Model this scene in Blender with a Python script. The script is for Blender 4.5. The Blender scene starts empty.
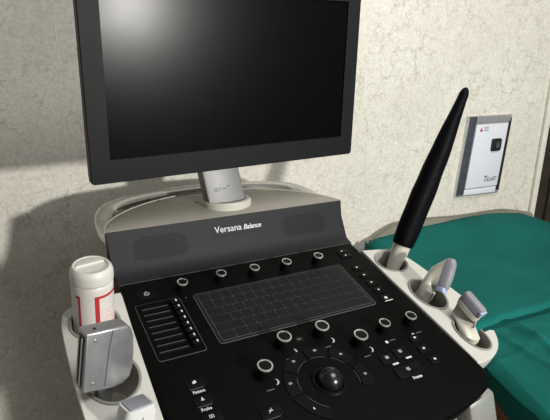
import bpy, bmesh, math, random
from mathutils import Vector, Matrix
from math import sin, cos, pi, sqrt
random.seed(7)
S = bpy.context.scene
COL = S.collection

# ------------------------------------------------------------------ camera
cam_d = bpy.data.cameras.new('camera'); cam = bpy.data.objects.new('camera', cam_d); COL.objects.link(cam)
R_ = [[0.87264193, -0.12233112, 0.47279081], [-0.48769196, -0.26893418, 0.83056063], [0.0255462, -0.95535831, -0.29434315]]
m = Matrix.Identity(4)
for r in range(3):
    m[r][0] = R_[r][0]; m[r][1] = -R_[r][1]; m[r][2] = -R_[r][2]
m[0][3], m[1][3], m[2][3] = -0.4286, -0.7042, 1.3088
cam.matrix_world = m
cam_d.sensor_width = 36; cam_d.lens = 548.485 / 550 * 36; cam_d.clip_start = 0.01; cam_d.clip_end = 50
S.camera = cam

# ------------------------------------------------------------------ view, world, lights
S.view_settings.view_transform = 'Standard'; S.view_settings.look = 'None'
S.view_settings.gamma = 1; S.view_settings.use_curve_mapping = False
S.view_settings.exposure = 0.0
world = bpy.data.worlds.new('world'); S.world = world; world.use_nodes = True
bg = world.node_tree.nodes['Background']
bg.inputs[0].default_value = (0.88, 0.88, 0.86, 1); bg.inputs[1].default_value = 0.14

def area(name, loc, target, size, power, color, shape='DISK'):
    d = bpy.data.lights.new(name, 'AREA'); d.shape = shape; d.size = size; d.energy = power; d.color = color
    o = bpy.data.objects.new(name, d); COL.objects.link(o); o.location = loc
    o.rotation_euler = (Vector(target) - Vector(loc)).to_track_quat('-Z', 'Y').to_euler()
    return o
area('low_lamp', (0.70, -2.3, 1.40), (0.2, 0.3, 1.0), 0.15, 67, (1.0, 0.975, 0.925))
area('ceiling_light', (0.5, -0.8, 2.55), (-0.2, 0.5, 1.2), 1.0, 30, (1.0, 0.97, 0.95))

# ------------------------------------------------------------------ materials
def mat(name, color, rough=0.5, metal=0.0, spec=0.5, var=0.06, vscale=30, bump=0.0, bscale=400, coat=0.0, emit=None, rvar=0.05):
    mt = bpy.data.materials.new(name); mt.use_nodes = True
    nt = mt.node_tree; b = nt.nodes['Principled BSDF']
    b.inputs['Roughness'].default_value = rough; b.inputs['Metallic'].default_value = metal
    b.inputs['Specular IOR Level'].default_value = spec; b.inputs['Coat Weight'].default_value = coat
    tc = nt.nodes.new('ShaderNodeTexCoord')
    nz = nt.nodes.new('ShaderNodeTexNoise'); nz.inputs['Scale'].default_value = vscale; nz.inputs['Detail'].default_value = 5
    nt.links.new(tc.outputs['Object'], nz.inputs['Vector'])
    rp = nt.nodes.new('ShaderNodeValToRGB'); rp.color_ramp.elements[0].position = 0.3; rp.color_ramp.elements[1].position = 0.7
    c0 = [c * (1 - var) for c in color]; c1 = [min(1, c * (1 + var)) for c in color]
    rp.color_ramp.elements[0].color = (*c0, 1); rp.color_ramp.elements[1].color = (*c1, 1)
    nt.links.new(nz.outputs['Fac'], rp.inputs['Fac']); nt.links.new(rp.outputs['Color'], b.inputs['Base Color'])
    mr = nt.nodes.new('ShaderNodeMapRange'); mr.inputs['To Min'].default_value = max(0.02, rough - rvar); mr.inputs['To Max'].default_value = min(1, rough + rvar)
    nt.links.new(nz.outputs['Fac'], mr.inputs['Value']); nt.links.new(mr.outputs['Result'], b.inputs['Roughness'])
    if bump:
        n2 = nt.nodes.new('ShaderNodeTexNoise'); n2.inputs['Scale'].default_value = bscale; n2.inputs['Detail'].default_value = 3
        nt.links.new(tc.outputs['Object'], n2.inputs['Vector'])
        bp = nt.nodes.new('ShaderNodeBump'); bp.inputs['Strength'].default_value = bump; bp.inputs['Distance'].default_value = 0.001
        nt.links.new(n2.outputs['Fac'], bp.inputs['Height']); nt.links.new(bp.outputs['Normal'], b.inputs['Normal'])
    return mt

M = {}
M['panel'] = mat('black_panel', (0.0022, 0.0023, 0.0023), 0.5, spec=0.05, bump=0.15, bscale=1500)
M['riser'] = mat('charcoal_plastic', (0.0105, 0.0112, 0.0128), 0.50, spec=0.22, bump=0.2, bscale=1500)
M['skirt'] = mat('panel_underside', (0.014, 0.014, 0.016), 0.6, spec=0.3)
M['bezel'] = mat('bezel_plastic', (0.0050, 0.0055, 0.0062), 0.5, spec=0.15, bump=0.15, bscale=1500)
M['screen'] = mat('screen_glass', (0.0014, 0.0010, 0.0016), 0.24, spec=0.11, var=0.02, rvar=0.01)
M['beige'] = mat('beige_plastic', (0.47, 0.46, 0.395), 0.45, bump=0.1, bscale=900, var=0.03)
M['cover'] = mat('cover_plastic', (0.25, 0.24, 0.205), 0.5, bump=0.1, bscale=900, var=0.03)
M['tray'] = mat('tray_plastic', (0.50, 0.50, 0.455), 0.4, var=0.03)
M['cup'] = mat('cup_rubber', (0.24, 0.24, 0.215), 0.5, var=0.05)
M['cup_dark'] = mat('cup_dark', (0.10, 0.10, 0.09), 0.5, var=0.05)
M['silver'] = mat('silver_paint', (0.52, 0.51, 0.48), 0.27, metal=0.7, var=0.03)
M['neck'] = mat('neck_grey', (0.20, 0.20, 0.20), 0.45, metal=0.15, var=0.03)
M['key'] = mat('key_black', (0.0100, 0.0108, 0.0108), 0.5, spec=0.1)
M['keygap'] = mat('key_gap', (0.060, 0.064, 0.064), 0.5, spec=0.2)
M['knob'] = mat('knob_black', (0.003, 0.003, 0.003), 0.35, spec=0.15)
M['ring'] = mat('knob_ring', (0.62, 0.62, 0.60), 0.28, metal=0.8, var=0.02)
M['print'] = mat('white_print', (0.55, 0.55, 0.55), 0.6, var=0.02)
M['dimprint'] = mat('grey_print', (0.08, 0.08, 0.08), 0.6, var=0.02)
M['button'] = mat('button_black', (0.0035, 0.0035, 0.0035), 0.45, spec=0.08)
M['ball'] = mat('ball_black', (0.006, 0.006, 0.0065), 0.26, spec=0.5)
M['logo'] = mat('logo_silver', (0.50, 0.51, 0.53), 0.4, var=0.02)
M['hole'] = mat('dark_hole', (0.004, 0.004, 0.004), 0.8, spec=0.1)
M['bottle'] = mat('bottle_plastic', (0.56, 0.53, 0.50), 0.42, var=0.04, vscale=60)
M['cap'] = mat('cap_plastic', (0.52, 0.52, 0.475), 0.4, var=0.03)
M['probe_body'] = mat('probe_cream', (0.50, 0.485, 0.42), 0.38, var=0.02)
M['probe_white'] = mat('probe_white', (0.56, 0.57, 0.56), 0.35, var=0.02)
M['lens'] = mat('lens_grey', (0.205, 0.21, 0.23), 0.5, var=0.03)
M['lens_dark'] = mat('lens_dark_grey', (0.20, 0.21, 0.23), 0.5, var=0.03)
M['lav'] = mat('lavender_band', (0.36, 0.41, 0.60), 0.4, var=0.03)
M['metal'] = mat('brushed_metal', (0.36, 0.36, 0.375), 0.36, metal=0.75, var=0.05, vscale=80)
M['sleeve'] = mat('black_sleeve', (0.0018, 0.0018, 0.003), 0.55, spec=0.07, bump=0.6, bscale=120)
M['wood'] = mat('red_brown_wood', (0.24, 0.080, 0.034), 0.35, var=0.25, vscale=20)
M['doorwood'] = mat('dark_brown_wood', (0.022, 0.015, 0.010), 0.5, var=0.3, vscale=14)
M['trim'] = mat('pale_trim', (0.62, 0.60, 0.52), 0.6)
M['mattress'] = mat('olive_mattress', (0.17, 0.165, 0.125), 0.8, var=0.1)
M['floor'] = mat('grey_floor', (0.30, 0.28, 0.25), 0.6, var=0.1, vscale=5)
M['boxwhite'] = mat('box_white', (0.60, 0.625, 0.675), 0.35, var=0.02)
M['boxrim'] = mat('box_rim', (0.60, 0.61, 0.62), 0.18, metal=0.7, var=0.1, vscale=25)
M['boxdark'] = mat('box_dark', (0.045, 0.05, 0.06), 0.4, var=0.3, vscale=40)
M['blackpl'] = mat('black_plastic', (0.008, 0.008, 0.009), 0.4)
M['redp'] = mat('red_print', (0.36, 0.012, 0.022), 0.6, var=0.15)
M['greyp'] = mat('print_grey', (0.10, 0.11, 0.14), 0.6)
M['rubber'] = mat('caster_rubber', (0.03, 0.03, 0.03), 0.7)

def wall_mat():
    mt = bpy.data.materials.new('marbled_wallpaper'); mt.use_nodes = True; nt = mt.node_tree; L = nt.links.new
    b = nt.nodes['Principled BSDF']; b.inputs['Roughness'].default_value = 0.75; b.inputs['Specular IOR Level'].default_value = 0.25
    tc = nt.nodes.new('ShaderNodeTexCoord')
    def noise(sc, det=6, rough=.6, dist=0):
        n = nt.nodes.new('ShaderNodeTexNoise'); n.inputs['Scale'].default_value = sc; n.inputs['Detail'].default_value = det
        n.inputs['Roughness'].default_value = rough; n.inputs['Distortion'].default_value = dist; L(tc.outputs['Object'], n.inputs['Vector']); return n
    def ramp(src, els):
        r = nt.nodes.new('ShaderNodeValToRGB'); e = r.color_ramp.elements
        e[0].position, e[0].color = els[0][0], (*els[0][1], 1); e[1].position, e[1].color = els[1][0], (*els[1][1], 1)
        for p, c in els[2:]:
            x = e.new(p); x.color = (*c, 1)
        L(src, r.inputs['Fac']); return r
    def mix(fac, a, c, mode='MIX'):
        mx = nt.nodes.new('ShaderNodeMix'); mx.data_type = 'RGBA'; mx.blend_type = mode
        if isinstance(fac, float): mx.inputs[0].default_value = fac
        else: L(fac, mx.inputs[0])
        for i, v in ((6, a), (7, c)):
            if isinstance(v, tuple): mx.inputs[i].default_value = (*v, 1)
            else: L(v, mx.inputs[i])
        return mx.outputs[2]
    n1 = noise(4.5, 5, .55); n2 = noise(38, 8, .75, .8); n3 = noise(130, 6, .75)
    base = ramp(n1.outputs['Fac'], [(0.3, (0.575, 0.555, 0.495)), (0.7, (0.63, 0.615, 0.555))])
    mot = ramp(n2.outputs['Fac'], [(0.38, (0.93, 0.92, 0.905)), (0.62, (1.03, 1.03, 1.03))])
    c = mix(1.0, base.outputs['Color'], mot.outputs['Color'], 'MULTIPLY')
    mo2 = ramp(n3.outputs['Fac'], [(0.38, (0.86, 0.87, 0.86)), (0.58, (1.04, 1.04, 1.03))])
    c = mix(1.0, c, mo2.outputs['Color'], 'MULTIPLY')
    # fine wandering veins: voronoi cell edges on distorted coordinates
    def cracks(scale, dist, width, dark):
        nonlocal c
        nd = noise(scale * 1.6, 4, .6)
        add = nt.nodes.new('ShaderNodeVectorMath'); add.operation = 'MULTIPLY_ADD'
        L(nd.outputs['Color'], add.inputs[0]); add.inputs[1].default_value = (dist, dist, dist); L(tc.outputs['Object'], add.inputs[2])
        v = nt.nodes.new('ShaderNodeTexVoronoi'); v.feature = 'DISTANCE_TO_EDGE'; v.inputs['Scale'].default_value = scale
        L(add.outputs['Vector'], v.inputs['Vector'])
        line = ramp(v.outputs['Distance'], [(0.0, (1, 1, 1)), (width, (0, 0, 0))])
        gate = ramp(noise(scale * .9, 3).outputs['Fac'], [(0.43, (0, 0, 0)), (0.55, (dark, dark, dark))])
        mul = nt.nodes.new('ShaderNodeMath'); mul.operation = 'MULTIPLY'
        L(line.outputs['Color'], mul.inputs[0]); L(gate.outputs['Color'], mul.inputs[1])
        c = mix(mul.outputs[0], c, (0.27, 0.245, 0.20))
    cracks(9, .13, .024, .55); cracks(22, .05, .045, .35)
    L(c, b.inputs['Base Color'])
    bp = nt.nodes.new('ShaderNodeBump'); bp.inputs['Strength'].default_value = .15; bp.inputs['Distance'].default_value = .002
    L(n3.outputs['Fac'], bp.inputs['Height']); L(bp.outputs['Normal'], b.inputs['Normal'])
    return mt
M['wall'] = wall_mat()
M['seam'] = mat('wallpaper_seam', (0.66, 0.64, 0.57), 0.7)

def cloth_mat():
    mt = mat('green_cotton', (0.006, 0.108, 0.092), 0.85, spec=0.12, var=0.16, vscale=5, bump=0.5, bscale=260)
    return mt
M['sheet'] = cloth_mat()

# ------------------------------------------------------------------ helpers
def tag(o, label=None, cat=None, group=None, kind=None):
    if label: o['label'] = label
    if cat: o['category'] = cat
    if group: o['group'] = group
    if kind: o['kind'] = kind
    return o
def empty(name, loc):
    o = bpy.data.objects.new(name, None); COL.objects.link(o); o.location = loc; o.empty_display_size = .02
    return o
WL = {}
def finish(name, me, material, parent=None, smooth=True, angle=35):
    if len(me.vertices):
        c = sum((v.co for v in me.vertices), Vector()) / len(me.vertices)
    else: c = Vector()
    me.transform(Matrix.Translation(-c))
    if material and not me.materials: me.materials.append(material)
    for p in me.polygons: p.use_smooth = smooth
    if smooth:
        try: me.set_sharp_from_angle(angle=math.radians(angle))
        except Exception: pass
    o = bpy.data.objects.new(name, me); COL.objects.link(o)
    WL[o.name] = c.copy()
    if parent is not None:
        o.parent = parent
        o.location = c - (WL[parent.name] if parent.name in WL else parent.location)
    else: o.location = c
    return o
def ob(name, bm, material, parent=None, mtx=None, smooth=True, angle=35, mats=None):
    bmesh.ops.recalc_face_normals(bm, faces=bm.faces[:])
    me = bpy.data.meshes.new(name); bm.to_mesh(me); bm.free()
    if mtx is not None: me.transform(mtx)
    if mats:
        for q in mats: me.materials.append(q)
    return finish(name, me, material, parent, smooth, angle)

T = math.radians(14.66924); CT, ST = cos(T), sin(T)
PM = Matrix(((1, 0, 0, 0), (0, CT, -ST, 0), (0, ST, CT, .9), (0, 0, 0, 1)))   # panel frame: u across, v up the slope, h off the surface
def pw(u, v, h=0): return PM @ Vector((u, v, h))

def box(bm, x0, x1, y0, y1, z0, z1, bev=0, seg=2, mtx=None):
    r = bmesh.ops.create_cube(bm, size=1)
    vs = r['verts']
    for v in vs: v.co = Vector((x0 + (v.co.x + .5) * (x1 - x0), y0 + (v.co.y + .5) * (y1 - y0), z0 + (v.co.z + .5) * (z1 - z0)))
    if mtx is not None:
        for v in vs: v.co = mtx @ v.co
    if bev:
        es = list({e for v in vs for e in v.link_edges})
        bmesh.ops.bevel(bm, geom=es, offset=bev, segments=seg, profile=.6, affect='EDGES', clamp_overlap=True)
    return bm
def rrect(x0, x1, y0, y1, r, n=5):
    pts = []
    for cx, cy, a in ((x1 - r, y1 - r, 0), (x0 + r, y1 - r, 90), (x0 + r, y0 + r, 180), (x1 - r, y0 + r, 270)):
        for k in range(n + 1):
            t = math.radians(a + 90 * k / n); pts.append((cx + r * cos(t), cy + r * sin(t)))
    return pts
def prism(bm, pts, z0, z1, bev=0, seg=2, both=False):
    lo = [bm.verts.new((p[0], p[1], z0)) for p in pts]; hi = [bm.verts.new((p[0], p[1], z1)) for p in pts]
    n = len(pts); ft = bm.faces.new(hi); fb = bm.faces.new(list(reversed(lo)))
    for i in range(n): bm.faces.new((lo[i], lo[(i + 1) % n], hi[(i + 1) % n], hi[i]))
    if bev:
        es = list(ft.edges) + (list(fb.edges) if both else [])
        bmesh.ops.bevel(bm, geom=es, offset=bev, segments=seg, profile=.5, affect='EDGES', clamp_overlap=True)
    return bm
def lathe(bm, prof, n=32, mtx=None, sx=1, sy=1, close=True):
    rings = []
    for r, z in prof:
        if r < 1e-6: rings.append([bm.verts.new((0, 0, z))])
        else: rings.append([bm.verts.new((r * sx * cos(2 * pi * k / n), r * sy * sin(2 * pi * k / n), z)) for k in range(n)])
    for a, b in zip(rings, rings[1:]):
        for k in range(n):
            q = (k + 1) % n
            if len(a) == 1 and len(b) == 1: continue
            if len(a) == 1: bm.faces.new((a[0], b[q], b[k]))
            elif len(b) == 1: bm.faces.new((a[k], a[q], b[0]))
            else: bm.faces.new((a[k], a[q], b[q], b[k]))
    if mtx is not None: bmesh.ops.transform(bm, matrix=mtx, verts=[v for r in rings for v in r])
    return bm
def loft(bm, rings, cap=True):
    R = [[bm.verts.new(p) for p in r] for r in rings]; n = len(R[0])
    for a, b in zip(R, R[1:]):
        for k in range(n): bm.faces.new((a[k], a[(k + 1) % n], b[(k + 1) % n], b[k]))
    if cap: bm.faces.new(list(reversed(R[0]))); bm.faces.new(R[-1])
    return bm
def tube(bm, path, r, n=12, sx=1.0, sz=1.0, up=Vector((0, 0, 1))):
    path = [Vector(p) for p in path]; rings = []
    for i, p in enumerate(path):
        t = (path[min(i + 1, len(path) - 1)] - path[max(i - 1, 0)]).normalized()
        s = t.cross(up).normalized(); u = s.cross(t).normalized()
        rings.append([p + s * r * sx * cos(2 * pi * k / n) + u * r * sz * sin(2 * pi * k / n) for k in range(n)])
    return loft(bm, rings)
def smoothpath(pts, n=8):
    pts = [Vector(p) for p in pts]; out = []
    P = [pts[0]] + pts + [pts[-1]]
    for i in range(1, len(P) - 2):
        for k in range(n):
            t = k / n; a, b, c, d = P[i - 1], P[i], P[i + 1], P[i + 2]
            out.append(.5 * ((2 * b) + (c - a) * t + (2 * a - 5 * b + 4 * c - d) * t * t + (3 * b - a - 3 * c + d) * t ** 3))
    out.append(pts[-1]); return out
def frame(o, ax, side):
    """matrix with origin o, local z along ax, local x as near to side as possible"""
    z = Vector(ax).normalized(); x = Vector(side); x = (x - z * x.dot(z)).normalized(); y = z.cross(x)
    mm = Matrix.Identity(4)
    for r in range(3): mm[r][0], mm[r][1], mm[r][2], mm[r][3] = x[r], y[r], z[r], o[r]
    return mm
def text_mesh(txt, size, ext=.0002, shear=0.0, offset=0.0, spacing=1.0, align='LEFT'):
    cu = bpy.data.curves.new('lettering', 'FONT'); cu.body = txt; cu.size = size; cu.extrude = ext; cu.shear = shear
    cu.offset = offset; cu.space_character = spacing; cu.align_x = align; cu.resolution_u = 3
    o = bpy.data.objects.new('lettering', cu); COL.objects.link(o)
    dg = bpy.context.evaluated_depsgraph_get(); dg.update()
    me = bpy.data.meshes.new_from_object(o.evaluated_get(dg)); bpy.data.objects.remove(o); bpy.data.curves.remove(cu)
    me.materials.clear(); return me
def text(name, txt, size, material, parent, mtx, width=None, **k):
    me = text_mesh(txt, size, **k)
    if width:
        xs = [v.co.x for v in me.vertices]; s = width / (max(xs) - min(xs)); me.transform(Matrix.Diagonal((s, 1, 1, 1)))
    me.transform(mtx); return finish(name, me, material, parent, smooth=False)
def boolean(target_bm, cutters):
    """cut the cutter meshes out of the target and give the result back as a bmesh"""
    def mk(bm, nm):
        bmesh.ops.recalc_face_normals(bm, faces=bm.faces[:]); me = bpy.data.meshes.new(nm); bm.to_mesh(me); bm.free()
        o = bpy.data.objects.new(nm, me); COL.objects.link(o); return o
    t = mk(target_bm, 'cut_target'); cs = [mk(c, 'cutter') for c in cutters]
    for c in cs:
        md = t.modifiers.new('b', 'BOOLEAN'); md.operation = 'DIFFERENCE'; md.solver = 'EXACT'; md.object = c
    dg = bpy.context.evaluated_depsgraph_get(); dg.update()
    me = bpy.data.meshes.new_from_object(t.evaluated_get(dg))
    out = bmesh.new(); out.from_mesh(me)
    bpy.data.meshes.remove(me)
    for o in [t] + cs:
        d = o.data; bpy.data.objects.remove(o); bpy.data.meshes.remove(d)
    return out

# ------------------------------------------------------------------ the room
WY = 0.50
bm = bmesh.new(); box(bm, -1.6, 1.335, WY, WY + .12, 0, 2.6); tag(ob('wall_back', bm, M['wall'], smooth=False), kind='structure')
bm = bmesh.new(); box(bm, -1.6, 2.2, -1.6, WY + .12, -.06, 0); tag(ob('floor', bm, M['floor'], smooth=False), kind='structure')
bm = bmesh.new(); box(bm, 1.310, 1.336, WY - .012, WY, 0, 2.6, .003); tag(ob('trim_1', bm, M['trim']), kind='structure')
# dark wooden door leaf beyond the wall's end
bm = bmesh.new(); box(bm, 1.345, 2.1, WY + .03, WY + .07, 0, 2.25, .002)
for (a, b, c, d) in ((1.45, 2.0, 1.25, 2.1), (1.45, 2.0, .2, 1.1)): box(bm, a, b, WY + .018, WY + .035, c, d, .008)
tag(ob('door_1', bm, M['doorwood']), kind='structure')
# the paper joint on the wall
a, b = (-.2665, 1.36), (-.2600, 1.085)
bm = bmesh.new(); prism(bm, [(-.2525, .1), (-.2508, .1), (-.2508, .95), (-.2525, .95)], 0, .0006)
mm = Matrix(((1, 0, 0, 0), (0, 0, -1, WY), (0, 1, 0, 0), (0, 0, 0, 1)))
tag(ob('trim_2', bm, M['seam'], mtx=Matrix.Translation((0, 0, .62)) @ mm, smooth=False), kind='structure')

# ------------------------------------------------------------------ electrical box on the wall
WM = Matrix(((1, 0, 0, 0), (0, 0, -1, WY), (0, 1, 0, 0), (0, 0, 0, 1)))       # (x, z, out of the wall)
bx = tag(empty('wall_box', (1.03, WY, .84)), 'white metal switch box with black latch on marbled wall above bed', 'electrical box')
def wprism(name, pts, z0, z1, material, parent, bev=0):
    bm = bmesh.new(); prism(bm, pts, z0, z1, bev); return ob(name, bm, material, parent, WM)
BO = [(.916, .842), (1.119, .836), (1.133, 1.100), (.934, 1.101)]
wprism('rim', BO, 0, .010, M['boxrim'], bx, .0015)
wprism('hinge_strip', [(.920, .848), (.950, .848), (.967, 1.099), (.938, 1.099)], .010, .0135, M['boxdark'], bx, .001)
dp = wprism('box_door', [(.951, .868), (1.102, .866), (1.115, 1.074), (.967, 1.074)], .010, .016, M['boxwhite'], bx, .0015)
wprism('header_plate', [(.968, 1.078), (1.124, 1.078), (1.130, 1.098), (.969, 1.098)], .010, .013, M['boxrim'], bx, .001)
wprism('footer_plate', [(.948, .846), (1.100, .842), (1.102, .862), (.949, .864)], .010, .013, M['boxwhite'], bx, .001)
wprism('side_shade_strip', [(1.104, .850), (1.117, .846), (1.131, 1.090), (1.118, 1.070)], .010, .014, M['blackpl'], bx, .001)  # shadow side of the box door, put in as a black strip
lt = wprism('latch', rrect(1.044, 1.088, .985, 1.026, .006), .016, .021, M['blackpl'], bx, .0015)
wprism('keyhole', rrect(1.062, 1.078, .996, 1.016, .003), .021, .0225, M['boxdark'], lt)
wprism('warning_triangle', [(.983, 1.052), (.996, 1.052), (.990, 1.066)], .016, .0166, M['redp'], dp)
for k in range(3): wprism('print_line', [(1.002, 1.053 + k * .0055), (1.022, 1.053 + k * .0055), (1.022, 1.055 + k * .0055), (1.002, 1.055 + k * .0055)], .016, .0164, M['dimprint'], dp)
text('lettering', 'T', .027, M['greyp'], dp, WM @ Matrix.Translation((1.028, .885, .0162)), shear=.25, offset=.0004)
text('lettering', 'ELLART', .0185, M['greyp'], dp, WM @ Matrix.Translation((1.043, .885, .0162)), width=.050, shear=.25, offset=.0004)

# ------------------------------------------------------------------ bed, mattress, green sheet
bed_e = Vector((-.257, -.966)); # the bed's long side runs out from the wall at a slant
def bedL(s): return (.553 - .2957 * s, .492 - .955 * s)      # left edge, s metres from the wall
LEN = 1.35
bed = tag(empty('examination_bed', (.9, 0, 0)), 'wooden examination bed with olive mattress under a green sheet', 'bed')
x0, y0 = bedL(0.0); x1, y1 = bedL(LEN)
def bedpoly(ins, back=0.0):
    return [(x0 + ins, WY - .012 - back), (x1 + ins, y1), (x1 + ins + 1.0, y1), (1.30, .2), (1.30, WY - .012 - back)]
bm = bmesh.new(); prism(bm, bedpoly(.010, .0), .55, .700, .006, both=True); ob('bed_frame', bm, M['wood'], bed)
bm = bmesh.new(); prism(bm, bedpoly(.020, .002), .700, .722, .008, 3); ob('mattress', bm, M['mattress'], bed)
for (lx, ly) in ((.62, .42), (.30, -.72), (1.1, -.72), (1.22, .40)):
    bm = bmesh.new(); box(bm, lx - .03, lx + .03, ly - .03, ly + .03, 0, .53, .004); ob('leg', bm, M['wood'], bed)
bm = bmesh.new(); tube(bm, smoothpath([(.575, WY - .03, .742), (.66, WY - .027, .776), (.78, WY - .027, .777), (.95, WY - .027, .765), (1.15, WY - .027, .760), (1.28, WY - .03, .735)], 6), .017, 10)
ob('mattress_piping', bm, M['mattress'], bed)

from mathutils import noise as NZ
def sheet_h(x, y):
    s = (.492 - y) / .955; lx = .553 - .2957 * s
    d = x - lx                                           # distance from the left edge
    z = .746 + .030 * math.exp(-((x - .72) / .33) ** 2) * math.exp(-((y - .46) / .16) ** 2)
    z += .022 * math.exp(-((x - 1.05) / .22) ** 2) * math.exp(-((y - .43) / .14) ** 2)
    z -= .045 * max(0, (x - 1.20)) / .2
    near = 1 / (1 + math.exp((y - .05) / .05)); z += .008 * NZ.noise((x * 3.1, y * 3.1, 1.3)) + (.0015 + .003 * near) * NZ.noise((x * 8, y * 8, 4.0))
    # sharp wandering creases
    for (fx, fy, amp, ph) in ((11, 5, .006, 0), (6, 13, .005, 7), (19, 9, .003, 3)):
        n = NZ.noise((x * fx + ph, y * fy + ph, .7)); z += amp * (.12 + .35 * near) * (1 - min(1, abs(n) * 3)) ** 2
    # the big fold that runs across in front of the probes
    yf = -.030 + .006 * sin((x - .5) * 14) ; t = y - yf
    z += .005 / (1 + math.exp(-t / .004)) * math.exp(-max(0, t) / .16) * min(1, max(0, (x - .40) / .15))
    z -= .024 * math.exp(-((t + .004 * sin(x * 23)) / .008) ** 2) * min(1, max(0, (x - .40) / .15))
    # diagonal folds on the near part
    for (ax, ay, c0, w, am) in ((.90, -.42, .52, .012, .009), (.86, .5, .49, .025, .005), (.6, .8, .22, .03, .006), (.95, -.3, .66, .012, .008), (.80, -.6, .60, .01, .008), (.98, -.2, .47, .012, .007)):
        q = ax * x + ay * y - c0 + .03 * NZ.noise((x * 4, y * 4, c0)); z += am * math.exp(-(q / w) ** 2) * (1 if y < yf else 0) * min(1, max(0, -t / .06))
    return z, d
bm = bmesh.new(); NX, NYY = 230, 250; HANG = 10
grid = []
for j in range(NYY + 1):
    s = j / NYY * LEN * .97 + .022; row = []
    ly = .492 - .955 * s; lx = .553 - .2957 * s
    for k in range(HANG):          # the side that hangs down
        q = k / (HANG - 1); zz, _ = sheet_h(lx + .015, ly)
        hem = .694 + .005 * sin(s * 14); z = hem + (zz - .012 - hem) * q
        row.append((lx + .003 * sin(s * 40) * (1 - q) - .001, ly, z))
    for k in range(NX + 1):
        d = (k / NX) ** 1.15 * (1.27 - lx); x = lx + d; zz, _ = sheet_h(x, ly)
        zz -= .022 * math.exp(-d / .018)
        if s < .06: zz -= .02 * ((.06 - s) / .04) ** 2 * .5
        row.append((x, ly, zz))
    grid.append([bm.verts.new(p) for p in row])
for a, b in zip(grid, grid[1:]):
    for k in range(len(a) - 1): bm.faces.new((a[k], a[k + 1], b[k + 1], b[k]))
sh = ob('bed_sheet', bm, M['sheet'], angle=80)
sm = sh.modifiers.new('thick', 'SOLIDIFY'); sm.thickness = .0012; sm.offset = -1
tag(sh, 'creased green cotton sheet spread over the examination bed', 'sheet')

# ------------------------------------------------------------------ the ultrasound machine
us = tag(empty('ultrasound_machine', (0, 0, 0)), 'ultrasound console with black control panel, silver rear handle and beige holders', 'ultrasound machine')
# control panel
def panel_outline(i=0.0):
    left = [(-.262 + i, -.205), (-.251 + i, .02), (-.246 + i, .122)]
    right = [(.2135 - i, .122), (.2135 - i, .0), (.2150 - i, -.150), (.2200 - i, -.205), (.2185 - i, -.236 + i * .4), (.205 - i * .7, -.262 + i * .7), (.180, -.270 + i), (.14, -.280 + i), (.06, -.290 + i), (-.02, -.294 + i), (-.10, -.291 + i), (-.18, -.282 + i), (-.225, -.270 + i), (-.248 + i * .7, -.250 + i * .7), (-.259 + i, -.230 + i * .4)]
    return left + right
bm = bmesh.new(); rings = []
for ins, h in ((.020, -.060), (.006, -.034), (.001, -.016), (0, -.007), (.0015, -.0025), (.005, -.0005), (.008, 0)):
    rings.append([(u, v, h) for u, v in panel_outline(ins)])
loft(bm, rings); cp = ob('control_panel', bm, M['panel'], us, PM, angle=40)

# riser (the curved front of the rear housing)
P = [Vector((.1115, .9295)), Vector((.140, .9345)), Vector((.155, .958)), Vector((.175, .998))]
def rprof(t):
    a, b, c, d = P; return a * (1 - t) ** 3 + b * 3 * t * (1 - t) ** 2 + c * 3 * t * t * (1 - t) + d * t ** 3
def rside(t): return -.2465 - .0025 * t, .2125 + .0145 * t * t
def rpt(s, t, off=0.0):
    p = rprof(t); q = rprof(min(1, t + .01)) - rprof(max(0, t - .01)); n = Vector((-q.y, q.x)).normalized()
    l, r = rside(t); return Vector((l + (r - l) * s, p.x + n.x * off, p.y + n.y * off))
def r_of(x, t): l, r = rside(t); return (x - l) / (r - l)
bm = bmesh.new(); NT = 24; back = []
rings = []
for i in range(NT + 1):
    t = i / NT; rings.append((rpt(0, t), rpt(1, t)))
NS = 2
F = [[bm.verts.new(rpt(s / NS, i / NT)) for s in range(NS + 1)] for i in range(NT + 1)]
for a, b in zip(F, F[1:]):
    for k in range(NS): bm.faces.new((a[k], a[k + 1], b[k + 1], b[k]))
bl = [bm.verts.new((v.co.x, .186, v.co.z)) for v in F[-1]]; bb = [bm.verts.new((v.co.x, .186, .905)) for v in F[0]]; bf = [bm.verts.new((v.co.x, v.co.y, .905)) for v in F[0]]
for k in range(NS):
    bm.faces.new((F[-1][k], F[-1][k + 1], bl[k + 1], bl[k])); bm.faces.new((bl[k], bl[k + 1], bb[k + 1], bb[k]))
    bm.faces.new((bb[k], bb[k + 1], bf[k + 1], bf[k])); bm.faces.new((bf[k], bf[k + 1], F[0][k + 1], F[0][k]))
for k in (0, NS): bm.faces.new([F[i][k] for i in range(NT + 1)] + [bl[k], bb[k], bf[k]])
ri = ob('riser', bm, M['riser'], us, angle=50)
# thin groove line at the crease and the riser's edge
bm = bmesh.new(); box(bm, -.245, .212, .1140, .1152, -.001, .0003); ob('crease_line', bm, M['keygap'], cp, PM, smooth=False)

# speaker grilles: perforations following the curve
for side, (xa, xb) in (('l', (-.208, -.112)), ('r', (.082, .178))):
    bm = bmesh.new(); cols, rows = 27, 11
    for i in range(cols):
        for j in range(rows):
            fx = (i + .5 * (j % 2)) / cols; fy = j / (rows - 1)
            # rounded ends
            if abs((fx - .5) / .54) ** 2.6 + abs((fy - .5) / .60) ** 2.6 > 1: continue
            x = xa + (xb - xa) * fx; t = .50 + .36 * fy
            s = r_of(x, t); p = rpt(s, t, .0003); q = rpt(s, t + .02, .0003) - rpt(s, t - .02, .0003); q.normalize()
            r = .00105; ex = Vector((1, 0, 0))
            vs = [bm.verts.new(p + ex * r * cos(a) + q * r * sin(a)) for a in [k * pi / 3 for k in range(6)]]
            bm.faces.new(vs)
    ob('speaker_grille', bm, M['hole'], ri, smooth=False)

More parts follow.
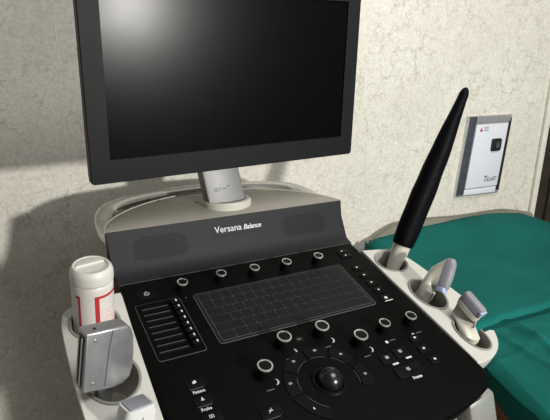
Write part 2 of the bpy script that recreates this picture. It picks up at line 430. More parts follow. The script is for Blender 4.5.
# brand plate and letters
def rmat(x, t, off=.0004):
    s = r_of(x, t); o = rpt(s, t, off); q = (rpt(s, min(1, t + .05)) - rpt(s, t - .05)).normalized()
    mm = Matrix.Identity(4); ex = Vector((1, 0, 0)); ez = ex.cross(q)
    for r in range(3): mm[r][0], mm[r][1], mm[r][2], mm[r][3] = ex[r], q[r], ez[r], o[r]
    return mm
bm = bmesh.new(); prism(bm, rrect(-.0625, .037, -.0095, .0085, .003), 0, .0005)
pl = ob('brand_plate', bm, M['riser'], ri, rmat(0, .80), smooth=False)
text('lettering', 'Versana', .0170, M['logo'], pl, rmat(-.0595, .77, .0011), width=.054, offset=.00010)
text('lettering', 'Balance', .0130, M['logo'], pl, rmat(-.0025, .77, .0011), width=.037, shear=.3, offset=.00028)

# rear housing with its domed cover
def yb(x):
    e = (x + .0105) / .2385; return .177 + .150 * max(0, 1 - abs(e) ** 2.15) ** .55
bm = bmesh.new(); NXC, NYC = 48, 12
top = []
for i in range(NXC + 1):
    x = -.249 + (.2275 + .249) * (.5 - .5 * cos(pi * i / NXC)); col = []
    for j in range(NYC + 1):
        f = j / NYC; y = .1765 + (yb(x) - .1765) * f
        z = .9985 + .010 * sin(pi * min(1, f * .6)) * (1 - ((x + .0105) / .24) ** 2) - .004 * f ** 6
        col.append(bm.verts.new((x, y, z)))
    top.append(col)
low = [[bm.verts.new((v.co.x, v.co.y + (-.004 if jj else 0), .900)) for jj, v in enumerate([c[0], c[-1]])] for c in top]
for a, b in zip(top, top[1:]):
    for k in range(NYC): bm.faces.new((a[k], b[k], b[k + 1], a[k + 1]))
for i in range(NXC):
    bm.faces.new((top[i][-1], top[i + 1][-1], low[i + 1][1], low[i][1]))
    bm.faces.new((top[i][0], low[i][0], low[i + 1][0], top[i + 1][0])); bm.faces.new((low[i][0], low[i][1], low[i + 1][1], low[i + 1][0]))
bmesh.ops.remove_doubles(bm, verts=bm.verts[:], dist=1e-5)
rh = ob('rear_cover', bm, M['cover'], us, angle=45)
# pale edge bead around the cover
bm = bmesh.new(); tube(bm, [(-.249 + .4765 * (.5 - .5 * cos(pi * i / 60)), yb(-.249 + .4765 * (.5 - .5 * cos(pi * i / 60))) , .9965 + .0085 * (1 - ((-.249 + .4765 * (.5 - .5 * cos(pi * i / 60)) + .0105) / .24) ** 2)) for i in range(61)], .0016, 6)
ob('cover_edge', bm, M['beige'], rh)
for pts in (([(-.118, .302), (-.092, .262), (-.055, .255)]), ([(.030, .250), (.072, .252), (.100, .290)])):
    bm = bmesh.new(); tube(bm, [(x, y, .9990 + .010 * sin(pi * min(1, (y - .1765) / (yb(x) - .1765) * .6)) * (1 - ((x + .0105) / .24) ** 2)) for x, y in pts], .0006, 4)
    ob('cover_seam', bm, M['cup'], rh)

# rear silver handle
hp = smoothpath([(-.229, .20, .972), (-.234, .22, .976), (-.230, .275, .988), (-.207, .322, .993), (-.140, .352, .996), (-.01, .364, .998), (.115, .352, .996), (.184, .322, .993), (.207, .275, .988), (.213, .22, .976), (.209, .20, .972)], 8)
bm = bmesh.new(); tube(bm, hp, .0135, 16, sx=1.3, sz=.95); ob('rear_handle', bm, M['silver'], us)

# control panel furniture --------------------------------------------------
def ppart(name, pts, h0, h1, material, parent, bev=0):
    bm = bmesh.new(); prism(bm, pts, h0, h1, bev); return ob(name, bm, material, parent, PM)
def ptext(txt, u, v, size, parent, material=None, h=.0004, rot=0, width=None, name='lettering', **k):
    return text(name, txt, size, material or M['print'], parent, PM @ Matrix.Translation((u, v, h)) @ Matrix.Rotation(rot, 4, 'Z'), width=width, **k)

# keyboard
KX0, KX1, KY0, KY1 = -.145, .145, -.0585, .0585
kb = ppart('keyboard', rrect(KX0, KX1, KY0, KY1, .006), 0, .0010, M['keygap'], us, .0004)
ppart('keyboard_bed', rrect(KX0 + .0012, KX1 - .0012, KY0 + .0012, KY1 - .0012, .005), .0009, .00115, M['key'], kb)
ppart('keyboard_bed', rrect(KX0 + .0060, KX1 - .0060, KY0 + .0048, KY1 - .0048, .003), .0011, .0013, M['keygap'], kb)
rows = [[1] * 15, [1] * 13 + [2], [1.5] + [1] * 12 + [1.5], [1.8] + [1] * 11 + [2.2], [2.3] + [1] * 10 + [1.7], [1.3, 1.2, 1.2, 6.5, 1.2, 1.2, 1.2, 1.2]]
kw = KX1 - KX0 - .0132; kh = (KY1 - KY0 - .0108) / 6
for j, row in enumerate(rows):
    tot = sum(row); x = KX0 + .0066; yt = KY1 - .0054 - j * kh
    for w in row:
        ww = kw * w / tot
        ppart('key', rrect(x + .0006, x + ww - .0006, yt - kh + .0006, yt - .0006, .0012, 2), .0012, .0019, M['key'], kb)
        x += ww

# gain slider bank
sb = ppart('slider_bank', rrect(-.238, -.166, -.062, .060, .005), 0, .0006, M['keygap'], us, .0003)
ppart('bank_plate', rrect(-.2371, -.1669, -.0611, .0591, .0045), .0005, .0009, M['panel'], sb)
for k in range(8):
    v = .0440 - k * .01325
    sl = ppart('slider_slot', rrect(-.2300 - k * .0003, -.1800, v - .0016, v + .0016, .0014, 3), .0009, .0011, M['hole'], sb)
    ppart('slot_rim', rrect(-.2300 - k * .0003, -.1890, v + .0022, v + .0030, .0003, 2), .0009, .0013, M['dimprint'], sb)
    bm = bmesh.new(); box(bm, -.1850, -.1735, v - .0035, v + .0055, .0010, .0085, .0015)
    kn = ob('slider', bm, M['knob'], sb, PM)
    ppart('pointer_mark', rrect(-.1780, -.1756, v - .0005, v + .0040, .0006, 2), .0085, .0088, M['print'], kn)

# power button
pb = ppart('power_button', rrect(-.228, -.196, .0705, .0925, .002), 0, .0012, M['button'], us, .0004)
bm = bmesh.new()
for k in range(15):
    a0 = math.radians(125 + k * 19.3); a1 = math.radians(125 + (k + .98) * 19.3)
    bm.faces.new([bm.verts.new((r * cos(a), r * sin(a), 0)) for r, a in ((.0032, a0), (.0042, a0), (.0042, a1), (.0032, a1))])
box(bm, -.0006, .0006, .001, .0052, -.0001, .0001)
ob('power_symbol', bm, M['print'], pb, PM @ Matrix.Translation((-.212, .0820, .0014)), smooth=False)

# rotary knobs
def knob(u, v, R, H, name='rotary_knob'):
    bm = bmesh.new(); lathe(bm, [(0, 0), (R * 1.0, 0), (R * .98, H * .35), (R * .93, H * .9), (R * .88, H), (R * .6, H + .0001), (0, H * .985)], 28)
    k = ob(name, bm, M['knob'], us, PM @ Matrix.Translation((u, v, 0)))
    bm = bmesh.new(); lathe(bm, [(R * .74, H - .0002), (R * .78, H + .0010), (R * .93, H + .0008), (R * .97, H - .0010), (R * .93, H - .0016)], 32)
    ob('knob_ring', bm, M['ring'], k, PM @ Matrix.Translation((u, v, 0)))
    return k
for u, v in ((-.1559, .0755), (-.0868, .0790), (-.0248, .0770), (.0387, .0765), (.1055, .0757)):
    knob(u, v, .0092, .017)
    ppart('indicator', rrect(u - .0012, u + .0012, v - .0205, v - .0190, .0005, 2), 0, .0003, M['dimprint'], us)
for u, v in ((-.0590, -.0905), (.0084, -.0894), (.0560, -.1264), (-.1122, -.1319)):
    knob(u, v, .0118, .019)
    # the crescent mark beside it and a tiny caption
    bm = bmesh.new()
    for k in range(8):
        a0 = math.radians(-75 + k * 14); a1 = math.radians(-75 + (k + 1) * 14); w0 = .0018 * sin(pi * k / 8); w1 = .0018 * sin(pi * (k + 1) / 8)
        bm.faces.new([bm.verts.new((r * cos(a), r * sin(a), 0)) for r, a in ((.0066, a0), (.0068 + w0, a0), (.0068 + w1, a1), (.0066, a1))])
    ob('crescent_mark', bm, M['print'], us, PM @ Matrix.Translation((u + .0075, v - .0155, .0003)), smooth=False)
    ppart('caption_mark', rrect(u - .008, u + .004, v - .0275, v - .0260, .0004, 2), 0, .0003, M['dimprint'], us)
for u, v in ((.1121, -.1149), (.1665, -.1155)):
    knob(u, v, .0100, .017)
    ppart('icon_mark', rrect(u - .012, u - .007, v - .0265, v - .0215, .0015, 2), 0, .0003, M['print'], us)
    ppart('caption_mark', rrect(u - .003, u + .008, v - .0240, v - .0225, .0004, 2), 0, .0003, M['dimprint'], us)

# buttons at the left front: patient, probe, report
def symbol(parent, u, v, kind, s=1.0, material=None):
    bm = bmesh.new()
    def q(pts): bm.faces.new([bm.verts.new((x * .001 * s, y * .001 * s, 0)) for x, y in pts])
    if kind == 'person':
        q([(-2.6, -2.6), (.4, -2.6), (.4, .8), (-.4, 1.8), (-2.0, 1.8), (-2.6, .8)]); q([(-.2, -1.8), (2.6, -1.8), (2.6, 1.8), (1.8, 2.8), (.4, 2.8), (-.2, 1.8)])
    elif kind == 'probe':
        q([(-2.2, -1.6), (2.2, -1.6), (.8, .6), (.5, 3), (-.5, 3), (-.8, .6)]); q([(-2.2, -2.6), (2.2, -2.6), (2.2, -2.0), (-2.2, -2.0)])
    else:
        w = 3.2 if kind == 'report' else 2.4
        for a in (([(-w, -2.4), (w, -2.4), (w, -1.8), (-w, -1.8)]), ([(-w, 1.8), (w, 1.8), (w, 2.4), (-w, 2.4)]), ([(-w, -2.4), (-w + .7, -2.4), (-w + .7, 2.4), (-w, 2.4)]), ([(w - .7, -2.4), (w, -2.4), (w, 2.4), (w - .7, 2.4)]), ([(-1.2, -.9), (1.2, -.9), (1.2, -.2), (-1.2, -.2)]), ([(-1.2, .4), (1.2, .4), (1.2, 1.1), (-1.2, 1.1)])): q(a)
    return ob('symbol', bm, material or M['print'], parent, PM @ Matrix.Translation((u, v, .0021)), smooth=False)
for (u, v, kd, cap_) in ((-.2050, -.113, 'person', 'Patient'), (-.2050, -.1425, 'probe', 'Probe'), (-.2040, -.1715, 'report', '')):
    b_ = ppart('panel_button', rrect(u - .013, u + .013, v - .0075, v + .0075, .0015, 2), 0, .0012, M['button'], us, .0003)
    symbol(b_, u - .001, v + .001, kd); ppart('underline', rrect(u - .010, u + .009, v - .0092, v - .0084, .0003, 2), 0, .0004, M['dimprint'], b_)
    if cap_: ptext(cap_, u - .0085, v - .0165, .0066, b_, width=.0165 if cap_ == 'Patient' else .014, offset=.0001)
b_ = ppart('panel_button', rrect(-.146, -.116, -.199, -.182, .0015, 2), 0, .0012, M['button'], us, .0003)
bm = bmesh.new(); tube(bm, [(-.003, -.003, 0), (.0005, 0, 0), (.0025, .0035, 0)], .0005, 5); tube(bm, [(-.002, .001, 0), (.0035, -.0005, 0)], .0005, 5); ob('symbol', bm, M['print'], b_, PM @ Matrix.Translation((-.131, -.1895, .0015)))
ppart('underline', rrect(-.142, -.121, -.2008, -.2000, .0003, 2), 0, .0004, M['dimprint'], b_)
for u, v in ((-.028, -.088), (-.102, -.117)):
    b_ = ppart('panel_button', rrect(u - .008, u + .008, v - .006, v + .006, .001, 2), 0, .0008, M['button'], us, .0002)
    ppart('icon_mark', rrect(u - .0035, u + .0035, v - .001, v + .002, .0006, 2), .0008, .0010, M['dimprint'], b_)

# trackball and the ring of keys round it
TU, TV = -.0285, -.1735
bm = bmesh.new(); lathe(bm, [(.0196, .0), (.0215, .0022), (.0245, .0024), (.0262, .0)], 40); tr = ob('trackball_ring', bm, M['button'], us, PM @ Matrix.Translation((TU, TV, 0)))
bm = bmesh.new(); bmesh.ops.create_uvsphere(bm, u_segments=36, v_segments=20, radius=.0195); ob('trackball', bm, M['ball'], us, PM @ Matrix.Translation((TU, TV, .0010)))
bm = bmesh.new()
def arc(bm, r0, r1, a0, a1, h0, h1, n=10):
    A = [math.radians(a0 + (a1 - a0) * k / n) for k in range(n + 1)]
    prism(bm, [(r1 * cos(a), r1 * sin(a)) for a in A] + [(r0 * cos(a), r0 * sin(a)) for a in reversed(A)], h0, h1, .0003, 1)
for a0, a1 in ((148, 184), (101, 145), (62, 98), (22, 58), (-28, 12), (190, 242)):
    bm = bmesh.new(); arc(bm, .0475, .0655, a0, a1, 0, .0016)
    ak = ob('arc_key', bm, M['button'], us, PM @ Matrix.Translation((TU, TV, 0)), angle=30)
    am = math.radians((a0 + a1) / 2); symbol(ak, TU + .0575 * cos(am), TV + .0575 * sin(am), 'report' if a0 < 190 else 'probe', .7, M['print'])
    bm = bmesh.new(); arc(bm, .0455, .0460, a0 + 3, a1 - 3, 0, .0003, 6); ob('arc_line', bm, M['dimprint'], ak, PM @ Matrix.Translation((TU, TV, 0)))

# store / print / freeze keys
for u, v, w, hh, cap_ in ((.0800, -.1690, .0125, .0095, 0), (.1085, -.1655, .0125, .0095, 0), (.0970, -.1990, .0240, .0105, 1)):
    fz = ppart('panel_button', rrect(u - w, u + w, v - hh, v + hh, .002, 3), 0, .0018, M['button'], us, .0006)
    symbol(fz, u, v + .002, 'box', 1.1)
    if cap_: ptext('Freeze', u - .004, v - .0165, .0070, fz, width=.0165, offset=.0002)
    else: ppart('caption_mark', rrect(u + .001, u + .012, v - .0135, v - .0105, .0008, 2), 0, .0004, M['print'], fz)
# small keys up the right-hand edge
for k, v in enumerate((.0395, .0160, -.0065, -.0280)):
    b_ = ppart('side_button', rrect(.1620, .1800, v - .0065, v + .0065, .002, 3), 0, .0018, M['button'], us, .0006)
    ppart('icon_mark', rrect(.1698, .1730, v - .0010, v + .0020, .0005, 2), .0018, .0020, M['print'], b_)
b_ = ppart('side_button', rrect(.1590, .1830, -.0605, -.0420, .002, 3), 0, .0012, M['button'], us, .0004)
ppart('icon_mark', rrect(.1675, .1735, -.0525, -.0470, .0016, 3), .0012, .0015, M['print'], b_); ppart('underline', rrect(.163, .180, -.0585, -.0568, .0005, 2), .0012, .0015, M['print'], b_)
for v in (.0930, .0790):
    b_ = ppart('side_button', rrect(.1620, .1860, v - .0055, v + .0055, .0015, 3), 0, .0018, M['button'], us, .0006)
    ppart('icon_mark', rrect(.1720, .1748, v - .001, v + .0018, .0005, 2), .0018, .0020, M['print'], b_)
for u, v in ((.1525, -.1480), (.1505, -.1720), (.1520, -.1960)):
    b_ = ppart('side_button', rrect(u - .010, u + .010, v - .0075, v + .0075, .002, 3), 0, .0018, M['button'], us, .0006)
    ppart('icon_mark', rrect(u - .0020, u + .0020, v - .001, v + .0025, .0005, 2), .0018, .0020, M['print'], b_)

# probe holder trays -------------------------------------------------------
def tray(name, outline, holes, slot=None):
    bm = bmesh.new()
    rings = [[(c[0] + (u - c[0]) * (1 - i * 12), c[1] + (v - c[1]) * (1 - i * 12 * .4), h) for u, v in outline] for i, h, c in [(.012, -.032, ctr(outline)), (.004, -.016, ctr(outline)), (0, -.004, ctr(outline)), (.0008, -.0012, ctr(outline)), (.0022, 0, ctr(outline))]]
    loft(bm, rings); cut = []
    for (u, v, a, b) in holes:
        c = bmesh.new(); lathe(c, [(0, -.08), (1, -.08), (1, .02), (0, .02)], 40, Matrix.Translation((u, v, 0)), a, b); cut.append(c)
    if slot: c = bmesh.new(); prism(c, slot, -.08, .02); cut.append(c)
    bm = boolean(bm, cut)
    t = ob(name, bm, M['tray'], us, PM, angle=30)
    return t
def ctr(pts): return (sum(p[0] for p in pts) / len(pts), sum(p[1] for p in pts) / len(pts))
def cup(parent, u, v, a, b, depth=.07, lip=.0045, material=None, gap=None):
    bm = bmesh.new(); n = 44; rings = []
    prof = [(1.0, -.001), (1.0, .0012), (.97, .0020), (.90, .0012), (.86, -.006), (.84, -.03), (.82, -depth), (.88, -depth), (.94, -.03), (1.0, -.012)]
    A = [2 * pi * k / n for k in range(n)]
    if gap:
        g0, g1 = map(math.radians, gap); A = [g1 + (g0 + 2 * pi - g1) * k / n for k in range(n + 1)]
    R = [[bm.verts.new((u + a * r * cos(t), v + b * r * sin(t), h)) for r, h in prof] for t in A]
    m_ = len(prof); cnt = len(R)
    for i in range(cnt if not gap else cnt - 1):
        p, q = R[i], R[(i + 1) % cnt]
        for k in range(m_): bm.faces.new((p[k], q[k], q[(k + 1) % m_], p[(k + 1) % m_]))
    if gap: bm.faces.new(R[0]); bm.faces.new(list(reversed(R[-1])))
    return ob('cup_liner', bm, material or M['cup'], parent, PM, angle=40)
rt = smoothpath([(.2830, .0755, 0), (.2985, .030, 0), (.3060, -.016, 0), (.3125, -.052, 0), (.3175, -.103, 0), (.3125, -.150, 0), (.3010, -.183, 0), (.2820, -.208, 0), (.2565, -.2220, 0), (.2300, -.2260, 0), (.2150, -.2250, 0)], 3)
R_out = [(.2165, .0870)] + [(p.x, p.y) for p in rt] + [(.2165, -.15), (.2150, 0.0)]
RH = [(.2530, .0370, .0330, .0330), (.2560, -.0650, .0300, .0440), (.2560, -.1730, .0245, .0390)]
tR = tray('probe_holder', R_out, RH, slot=[(.262, -.178), (.296, -.176), (.306, -.182), (.335, -.196), (.335, -.125), (.262, -.150)])
cup(tR, *RH[0]); cup(tR, *RH[1]); cup(tR, *RH[2], gap=(4, 42))
lt_ = smoothpath([(-.2480, .100, 0), (-.290, .0960, 0), (-.328, .0870, 0), (-.3430, .0640, 0), (-.3480, .0, 0), (-.3480, -.110, 0), (-.3430, -.190, 0), (-.325, -.235, 0), (-.295, -.250, 0), (-.2640, -.252, 0)], 3)
L_out = [(p.x, p.y) for p in lt_] + [(-.2630, -.21), (-.2520, .02), (-.2475, .09)]
LH = [(-.3000, .0430, .0370, .0370), (-.3020, -.0660, .0370, .0460), (-.3020, -.1740, .0330, .0420)]
tL = tray('probe_holder', L_out, LH)
for q in LH: cup(tL, *q)

# under the panel: column, arm, base, casters
bm = bmesh.new(); box(bm, -.16, .13, -.20, .17, .36, .78, .02); box(bm, -.18, .15, .08, .17, .70, .895, .01); ob('console_body', bm, M['beige'], us)
def slab(name, a, b, w, th, material, parent):
    a, b = Vector(a), Vector(b); mm = frame(a, b - a, (1, 0, 0)); L_ = (b - a).length
    bm = bmesh.new(); box(bm, -w / 2, w / 2, -th / 2, th / 2, 0, L_, min(w, th) * .18); return ob(name, bm, material, parent, mm)
slab('support_arm', (.200, -.222, .800), (.270, -.275, .44), .055, .050, M['silver'], us)
slab('support_arm', (.150, -.215, .795), (.160, -.250, .44), .020, .045, M['silver'], us)
bm = bmesh.new(); box(bm, -.26, .26, -.28, .26, .09, .14, .03, 3); bb_ = ob('base', bm, M['beige'], us)
bm = bmesh.new(); box(bm, -.12, .10, -.09, .12, .13, .40, .02); ob('lift_column', bm, M['silver'], us)
bm = bmesh.new(); box(bm, .09, .28, -.285, -.22, .40, .46, .012); box(bm, .09, .14, -.24, -.05, .40, .46, .012); ob('footrest_bracket', bm, M['silver'], us)
for x, y in ((-.21, -.23), (.21, -.23), (-.21, .21), (.21, .21)):
    bm = bmesh.new(); lathe(bm, [(0, -.018), (.040, -.018), (.045, -.010), (.045, .010), (.040, .018), (0, .018)], 24, Matrix.Translation((x, y, .045)) @ Matrix.Rotation(pi / 2, 4, 'Y'))
    cs = ob('caster', bm, M['rubber'], us); bm = bmesh.new(); box(bm, x - .024, x + .024, y - .02, y + .02, .055, .10, .006); ob('caster_fork', bm, M['silver'], cs)

# monitor neck -------------------------------------------------------------
bm = bmesh.new(); lathe(bm, [(.049, 1.000), (.049, 1.0115), (.046, 1.0145), (.040, 1.0150), (.037, 1.012), (0, 1.012)], 40, Matrix.Translation((-.004, .232, 0)), 1, .80); ob('swivel_ring', bm, M['beige'], us)
slab('monitor_neck', (-.0085, .228, 1.004), (-.030, .272, 1.17), .076, .030, M['neck'], us)
bm = bmesh.new(); box(bm, -.09, .04, .185, .280, 1.10, 1.24, .012); ob('monitor_mount', bm, M['skirt'], us)
nf = frame(Vector((-.0085, .228, 1.004)), Vector((-.0215, .044, .166)), (1, 0, 0)); nk = next(c for c in us.children if c.name == 'monitor_neck')
for k, (xx, zz, ww) in enumerate(((-.022, .034, .007), (-.012, .034, .005), (-.022, .030, .012), (-.006, .031, .008), (.004, .034, .006))):
    bm = bmesh.new(); box(bm, xx, xx + ww, -.0156, -.0150, zz, zz + .0012); ob('small_print', bm, M['dimprint'], nk, nf, smooth=False)

# monitor -------------------------------------------------------------------
mx0, mx1, mz0, mz1, my = -.2678, .2312, 0.0, .312, .150
MW = Matrix.Translation((-.0183, my, 1.094)) @ Matrix.Rotation(math.radians(2.8), 4, 'Z') @ Matrix.Rotation(math.radians(1.1), 4, 'X') @ Matrix.Rotation(-.0150, 4, 'Y')   # local: x across, y depth, z up from the bottom edge
hw = .2545
def mpart(name, bm, material, parent): return ob(name, bm, material, parent, MW)
XZ = Matrix(((1, 0, 0, 0), (0, 0, -1, 0), (0, 1, 0, 0), (0, 0, 0, 1)))      # prism xy -> x,z ; extrusion towards the viewer
def mprism(name, pts, d0, d1, material, parent, bev=0):
    bm = bmesh.new(); prism(bm, pts, d0, d1, bev); return ob(name, bm, material, parent, MW @ XZ)
mon = mprism('monitor', rrect(-hw, hw, 0, mz1, .006, 4), -.014, -.0035, M['bezel'], us, .0)
o_ = rrect(-hw, hw, 0, mz1, .006, 4); i_ = rrect(-.2235, .2255, .0365, .0365 + .2468, .0015, 4)
bm = bmesh.new(); n = len(o_)
o2 = rrect(-hw + .0012, hw - .0012, .0012, mz1 - .0012, .005, 4); i2 = rrect(-.2225, .2245, .0375, .0365 + .2458, .0015, 4)
loft(bm, [[(x, z, -.0035) for x, z in o_], [(x, z, -.001) for x, z in o_], [(x, z, 0) for x, z in o2], [(x, z, 0) for x, z in i_], [(x, z, -.0032) for x, z in i2], [(x, z, -.0034) for x, z in i2]], cap=False)
ob('bezel', bm, M['bezel'], mon, MW @ XZ)
mprism('screen', i2, -.0040, -.0030, M['screen'], mon)
bm = bmesh.new()
loft(bm, [[(x * f, (z - .156) * g + .156, d) for x, z in rrect(-hw, hw, 0, mz1, .010, 4)] for f, g, d in ((.998, .997, -.014), (.995, .992, -.022), (.90, .85, -.038), (.60, .60, -.050))]); ob('back_shell', bm, M['skirt'], mon, MW @ XZ)

# ------------------------------------------------------------------ things standing in the holders
PN = Vector((0, -ST, CT))
# bottle
bo = pw(-.2985, .047, -.076); ax = Vector((-.004, -.15, 1)).normalized()
FB = frame(bo, ax, (1, 0, 0)); H = .166; r = .0292
bt = tag(empty('bottle', bo), 'white plastic bottle with red label frame standing in the left rear holder', 'bottle')
bm = bmesh.new(); lathe(bm, [(0, 0), (r * .9, 0), (r, .004), (r, H - .030), (r * .985, H - .024), (r * .93, H - .022), (0, H - .022)], 40); ob('bottle_body', bm, M['bottle'], bt, FB)
bm = bmesh.new(); lathe(bm, [(0, H - .0225), (r * .96, H - .0225), (r * 1.03, H - .020), (r * 1.02, H - .009), (r * .96, H - .0035), (r * .86, H), (r * .78, H - .0004), (r * .74, H - .0030), (0, H - .0035)], 44); cpb = ob('cap', bm, M['cap'], bt, FB)
bm = bmesh.new(); pts = [(r * .72 * cos(a), r * .72 * sin(a)) for a in [math.radians(12 + k * 156 / 14) for k in range(15)]]
prism(bm, pts, H - .0036, H - .0004, .0006); ob('cap_flap', bm, M['cap'], cpb, FB @ Matrix.Rotation(math.radians(10), 4, 'Z'))
bm = bmesh.new()
def band(bm, a0, a1, z0, z1, rr=r + .0003, n=10):
    A = [math.radians(a0 + (a1 - a0) * k / n) for k in range(n + 1)]
    lo = [bm.verts.new((rr * cos(a), rr * sin(a), z0)) for a in A]; hi = [bm.verts.new((rr * cos(a), rr * sin(a), z1)) for a in A]
    for k in range(n): bm.faces.new((lo[k], lo[k + 1], hi[k + 1], hi[k]))
ZT = H - .036
band(bm, -96, -6, ZT - .004, ZT); band(bm, -96, -84, .06, ZT - .004, n=3); band(bm, -150, -136, ZT - .004, ZT, n=3); band(bm, -143, -136, .05, ZT - .004, n=3)
ob('label_print', bm, M['redp'], bt, FB)
# faint pink worn print
M['pinkp'] = mat('worn_pink_print', (0.66, 0.40, 0.38), 0.6, var=.3, vscale=200)
bm = bmesh.new()
for k in range(7): band(bm, -80 + 2 * (k % 3), -20 - 5 * (k % 2), .103 - k * .006, .1045 - k * .006, n=6)
ob('label_print', bm, M['pinkp'], bt, FB)

def sring(cx, cy, a, b, z, p=2.6, n=28):
    out = []
    for k in range(n):
        t = 2 * pi * k / n; c, s = cos(t), sin(t)
        out.append((cx + a * math.copysign(abs(c) ** (2 / p), c), cy + b * math.copysign(abs(s) ** (2 / p), s), z))
    return out
# grey metal box-shaped probe, in the left middle holder
o0 = Vector((-.3440, -.0860, .8940)); FG = frame(o0, (.13, -.03, 1), (1, .22, 0))
gp = tag(empty('metal_probe', o0), 'silver grey box-shaped metal probe with finned end in left middle holder', 'probe')
Wd, Ht, Dp = .0560, .080, .024
pr_ = [(-.004, 0), (.034, -.003), (.050, -.002), (.0585, .006), (.0605, .022), (.0600, .046), (.0585, .064), (.0545, .075), (.048, .0805), (-.004, .080)]
bm = bmesh.new(); prism(bm, pr_, -Dp / 2, Dp / 2, .0022, 3, both=True)
XZ2 = Matrix(((1, 0, 0, 0), (0, 0, -1, 0), (0, 1, 0, 0), (0, 0, 0, 1)))
ob('probe_case', bm, M['metal'], gp, FG @ XZ2)
bm = bmesh.new(); box(bm, -.0048, -.0015, -Dp / 2 + .004, Dp / 2 - .004, .005, .075, .0008)
fc = ob('fin_plate', bm, M['blackpl'], gp, FG)
for y in (-.0036, .0036):
    bm = bmesh.new(); box(bm, -.0062, -.0046, y - .0010, y + .0010, .008, .072, .0004); ob('fin', bm, M['metal'], fc, FG)
bm = bmesh.new()
tube(bm, smoothpath([(.030, -Dp / 2 - .0002, .0785), (.0275, -Dp / 2 - .0002, .060), (.026, -Dp / 2 - .0002, .03), (.025, -Dp / 2 - .0002, .003)], 5), .0014, 6, up=Vector((0, 1, 0)))
ob('case_rib', bm, M['metal'], gp, FG)
for x, z in ((.007, .069), (.008, .010)):
    bm = bmesh.new(); lathe(bm, [(0, .0), (.0026, 0), (.0024, .0010), (0, .0012)], 14); sc_ = ob('screw', bm, M['ring'], gp, FG @ Matrix.Translation((x, -Dp / 2, z)) @ Matrix.Rotation(pi / 2, 4, 'X'))
    bm = bmesh.new(); box(bm, -.0018, .0018, -.0004, .0004, .0011, .0014); ob('screw_slot', bm, M['hole'], sc_, FG @ Matrix.Translation((x, -Dp / 2, z)) @ Matrix.Rotation(pi / 2, 4, 'X'), smooth=False)
bm = bmesh.new(); lathe(bm, [(0, .0), (.0022, 0), (.0020, .0010), (0, .0012)], 14); ob('screw', bm, M['blackpl'], gp, FG @ Matrix.Translation((.010, -.002, .080)))
bm = bmesh.new(); loft(bm, [sring(.030, 0, .011, .009, z) for z in (-.045, -.02, .002)]); ob('probe_grip', bm, M['metal'], gp, FG)

def probe(name, base, head, side, sect, body_mat, label, lens_mat=None, group=None):
    """sect: list of (distance along the axis, half width, half depth, squareness)"""
    base, head = Vector(base), Vector(head); FP = frame(base, head - base, side)
    pb_ = tag(empty(name, base), label, 'probe', group)
    bm = bmesh.new(); loft(bm, [sring(0, 0, a, b, z, p) for z, a, b, p in sect]); ob('probe_grip', bm, body_mat, pb_, FP)
    return pb_, FP
# white probe with grey flat face, left front holder
g3, F3 = probe('ultrasound_probe', pw(-.2980, -.176, -.055), (-.2930, -.149, .899), (1, .22, 0),
    [(0, .010, .010, 2), (.025, .012, .011, 2), (.050, .019, .013, 2.4), (.064, .0215, .0145, 3), (.085, .0215, .0150, 4), (.0955, .0175, .0148, 5)], M['probe_white'],
    'white probe with dark grey flat face in the left front holder')
bm = bmesh.new(); prism(bm, rrect(-.0145, .0145, -.0125, .0125, .002, 3), .0952, .0968, .0006); ob('probe_lens', bm, M['lens_dark'], g3, F3)
bm = bmesh.new(); box(bm, -.0003, .0003, -.0160, -.0148, .060, .084); box(bm, .0040, .0046, -.0160, -.0148, .058, .076); ob('printed_line', bm, M['lens_dark'], g3, F3, smooth=False)

def rings_loft(name, rs, material, parent, p=2.6, n=28, cap=True):
    """rs: list of (centre, long axis vector, thickness vector, squareness)"""
    bm = bmesh.new(); R = []
    for c, A, B, q in rs:
        c, A, B = Vector(c), Vector(A), Vector(B); ring = []
        for k in range(n):
            t = 2 * pi * k / n; cc, ss = cos(t), sin(t)
            ring.append(c + A * math.copysign(abs(cc) ** (2 / q), cc) + B * math.copysign(abs(ss) ** (2 / q), ss))
        R.append(ring)
    loft(bm, R, cap); return ob(name, bm, material, parent, angle=40)
# linear probe, right front holder
w3 = Vector((.10, -.84, -.50)).normalized(); n3 = Vector((.10, -.50, .84)); n3 = (n3 - w3 * n3.dot(w3)).normalized(); t3 = w3.cross(n3).normalized()
h3 = Vector((.2680, -.1570, .9090)); b3 = pw(.2530, -.174, -.050)
lp = tag(empty('ultrasound_probe', b3), 'cream linear probe with straight grey lens in the right front holder', 'probe')
up = Vector((.12, -.1, 1)).normalized(); hx = Vector((1, 0, -.1)).normalized(); hy = Vector((0, -1, -.15)).normalized()
rings_loft('probe_grip', [(b3, hy * .014, hx * .011, 2), (b3 + up * .025, hy * .017, hx * .012, 2.2), (b3 + up * .046, hy * .0185, hx * .0135, 2.4), (h3 - n3 * .032 - up * .012 + w3 * .001, (hy * .3 + w3 * .7) * .0210, (hx + t3 * .0) * .0138, 3), (h3 - n3 * .024 + w3 * .001, w3 * .0222, t3 * .0125, 3.4), (h3 - n3 * .016, w3 * .0225, t3 * .0108, 4)], M['probe_body'], lp)
rings_loft('lavender_band', [(h3 - n3 * .018, w3 * .0222, t3 * .0106, 4), (h3 - n3 * .0172, w3 * .0226, t3 * .0104, 4.2), (h3 - n3 * .003, w3 * .0220, t3 * .0088, 5), (h3 - n3 * .0012, w3 * .0214, t3 * .0074, 5)], M['lens'], lp)
rings_loft('probe_lens', [(h3 - n3 * .0016, w3 * .0212, t3 * .0070, 6), (h3, w3 * .0205, t3 * .0062, 6), (h3 + n3 * .0006, w3 * .019, t3 * .0045, 6)], M['lens'], lp)
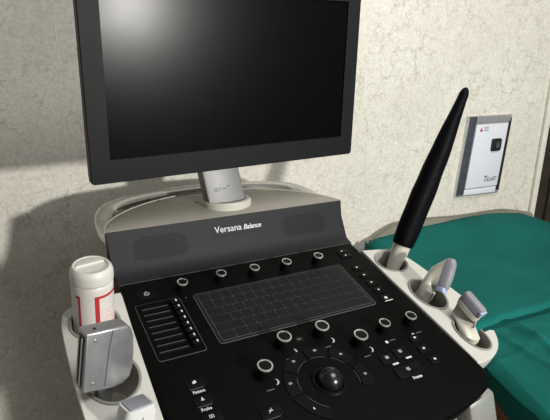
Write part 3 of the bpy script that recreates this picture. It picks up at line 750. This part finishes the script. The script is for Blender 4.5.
rings_loft('end_band', [(h3 - n3 * .0085 + w3 * .0195, n3 * .0062, t3 * .0088, 4), (h3 - n3 * .0085 + w3 * .0232, n3 * .0062, t3 * .0086, 4), (h3 - n3 * .0085 + w3 * .0236, n3 * .0055, t3 * .0078, 4)], M['lav'], lp)
rings_loft('marker_dot', [(h3 - n3 * .0085 + w3 * .0234, n3 * .0014, t3 * .0020, 2), (h3 - n3 * .0085 + w3 * .0241, n3 * .0013, t3 * .0018, 2)], M['greyp'], lp)

# convex probe, right middle holder
Hc = Vector((.2850, -.0830, .9200)); w2 = Vector((.40, .12, .90)).normalized()
nl = Vector((.30, -.92, .06)); nl = (nl - w2 * nl.dot(w2)).normalized(); t2 = w2.cross(nl).normalized()
b2 = pw(.2500, -.066, -.058)
cx = tag(empty('ultrasound_probe', b2), 'cream curved probe with grey convex lens leaning in the right middle holder', 'probe')
rings_loft('probe_grip', [(b2, (0, .011, 0), (.011, 0, 0), 2), (b2 + Vector((.003, -.003, .030)), (0, .013, 0), (.013, 0, 0), 2), (b2 + Vector((.007, -.005, .050)), (0, .0135, .002), (.0150, 0, -.002), 2.1),
    (b2 + Vector((.012, -.008, .066)), (.003, .0140, .007), (.0140, 0, -.006), 2.1),
    (Hc - nl * .031 - w2 * .010, w2 * .017 + nl * -.006, t2 * .0125, 2.2), (Hc - nl * .022 - w2 * .003, w2 * .0245, t2 * .0115, 2.4), (Hc - nl * .013, w2 * .0300, t2 * .0108, 3)], M['probe_body'], cx)
rings_loft('grey_head', [(Hc - nl * .0135, w2 * .0300, t2 * .0110, 3), (Hc - nl * .006, w2 * .0312, t2 * .0110, 3.6), (Hc - nl * .002, w2 * .0305, t2 * .0100, 4), (Hc + nl * .0015, w2 * .025, t2 * .0090, 4), (Hc + nl * .0032, w2 * .012, t2 * .0070, 3)], M['lens'], cx)
rings_loft('end_band', [(Hc - nl * .008 - w2 * .0230, nl * .0090, t2 * .0118, 4), (Hc - nl * .008 - w2 * .0315, nl * .0085, t2 * .0114, 4), (Hc - nl * .008 - w2 * .0325, nl * .0075, t2 * .0100, 4)], M['lav'], cx)
rings_loft('marker_dot', [(Hc + nl * .0004 - w2 * .0280, w2 * .0012, t2 * .0016, 2), (Hc + nl * .0012 - w2 * .0280, w2 * .001, t2 * .0014, 2)], M['greyp'], cx)

# long probe in a black sleeve, right rear holder
e0 = pw(.2490, .030, -.060); e1 = Vector((.4030, .040, 1.2340))
ev, FE = probe('ultrasound_probe', e0, e1, (1, 0, 0), [(0, .010, .010, 2), (.04, .0125, .012, 2), (.075, .0165, .0155, 2.2), (.10, .0175, .0165, 2.2), (.12, .016, .015, 2.2)], M['probe_body'],
    'long slim probe in a black sleeve standing tall in the right rear holder')
LEv = (e1 - e0).length
bm = bmesh.new(); secs = []
prof = [(.093, .0195, .0185), (.098, .0215, .0195), (.15, .0235, .0205), (.20, .0222, .0200), (.25, .0205, .0185), (.30, .0180, .0165), (.35, .0130, .0120), (LEv - .025, .0092, .0090), (LEv - .012, .0086, .0086), (LEv - .004, .0062, .0062), (LEv, .0025, .0025)]
Z = []
for (z0, a0, b0), (z1, a1, b1) in zip(prof, prof[1:]):
    for k in range(5):
        f = k / 5; Z.append((z0 + (z1 - z0) * f, a0 + (a1 - a0) * f, b0 + (b1 - b0) * f))
Z.append(prof[-1])
RR = []
for i, (z, a, b) in enumerate(Z):
    q = []
    for k in range(24):
        t = 2 * pi * k / 24; s = 1 + .07 * NZ.noise((cos(t) * 1.3, sin(t) * 1.3, z * 22)); c_, s_ = cos(t), sin(t)
        q.append((a * s * math.copysign(abs(c_) ** .85, c_), b * s * math.copysign(abs(s_) ** .85, s_), z))
    RR.append(q)
loft(bm, RR); ob('sleeve', bm, M['sleeve'], ev, FE, angle=60)
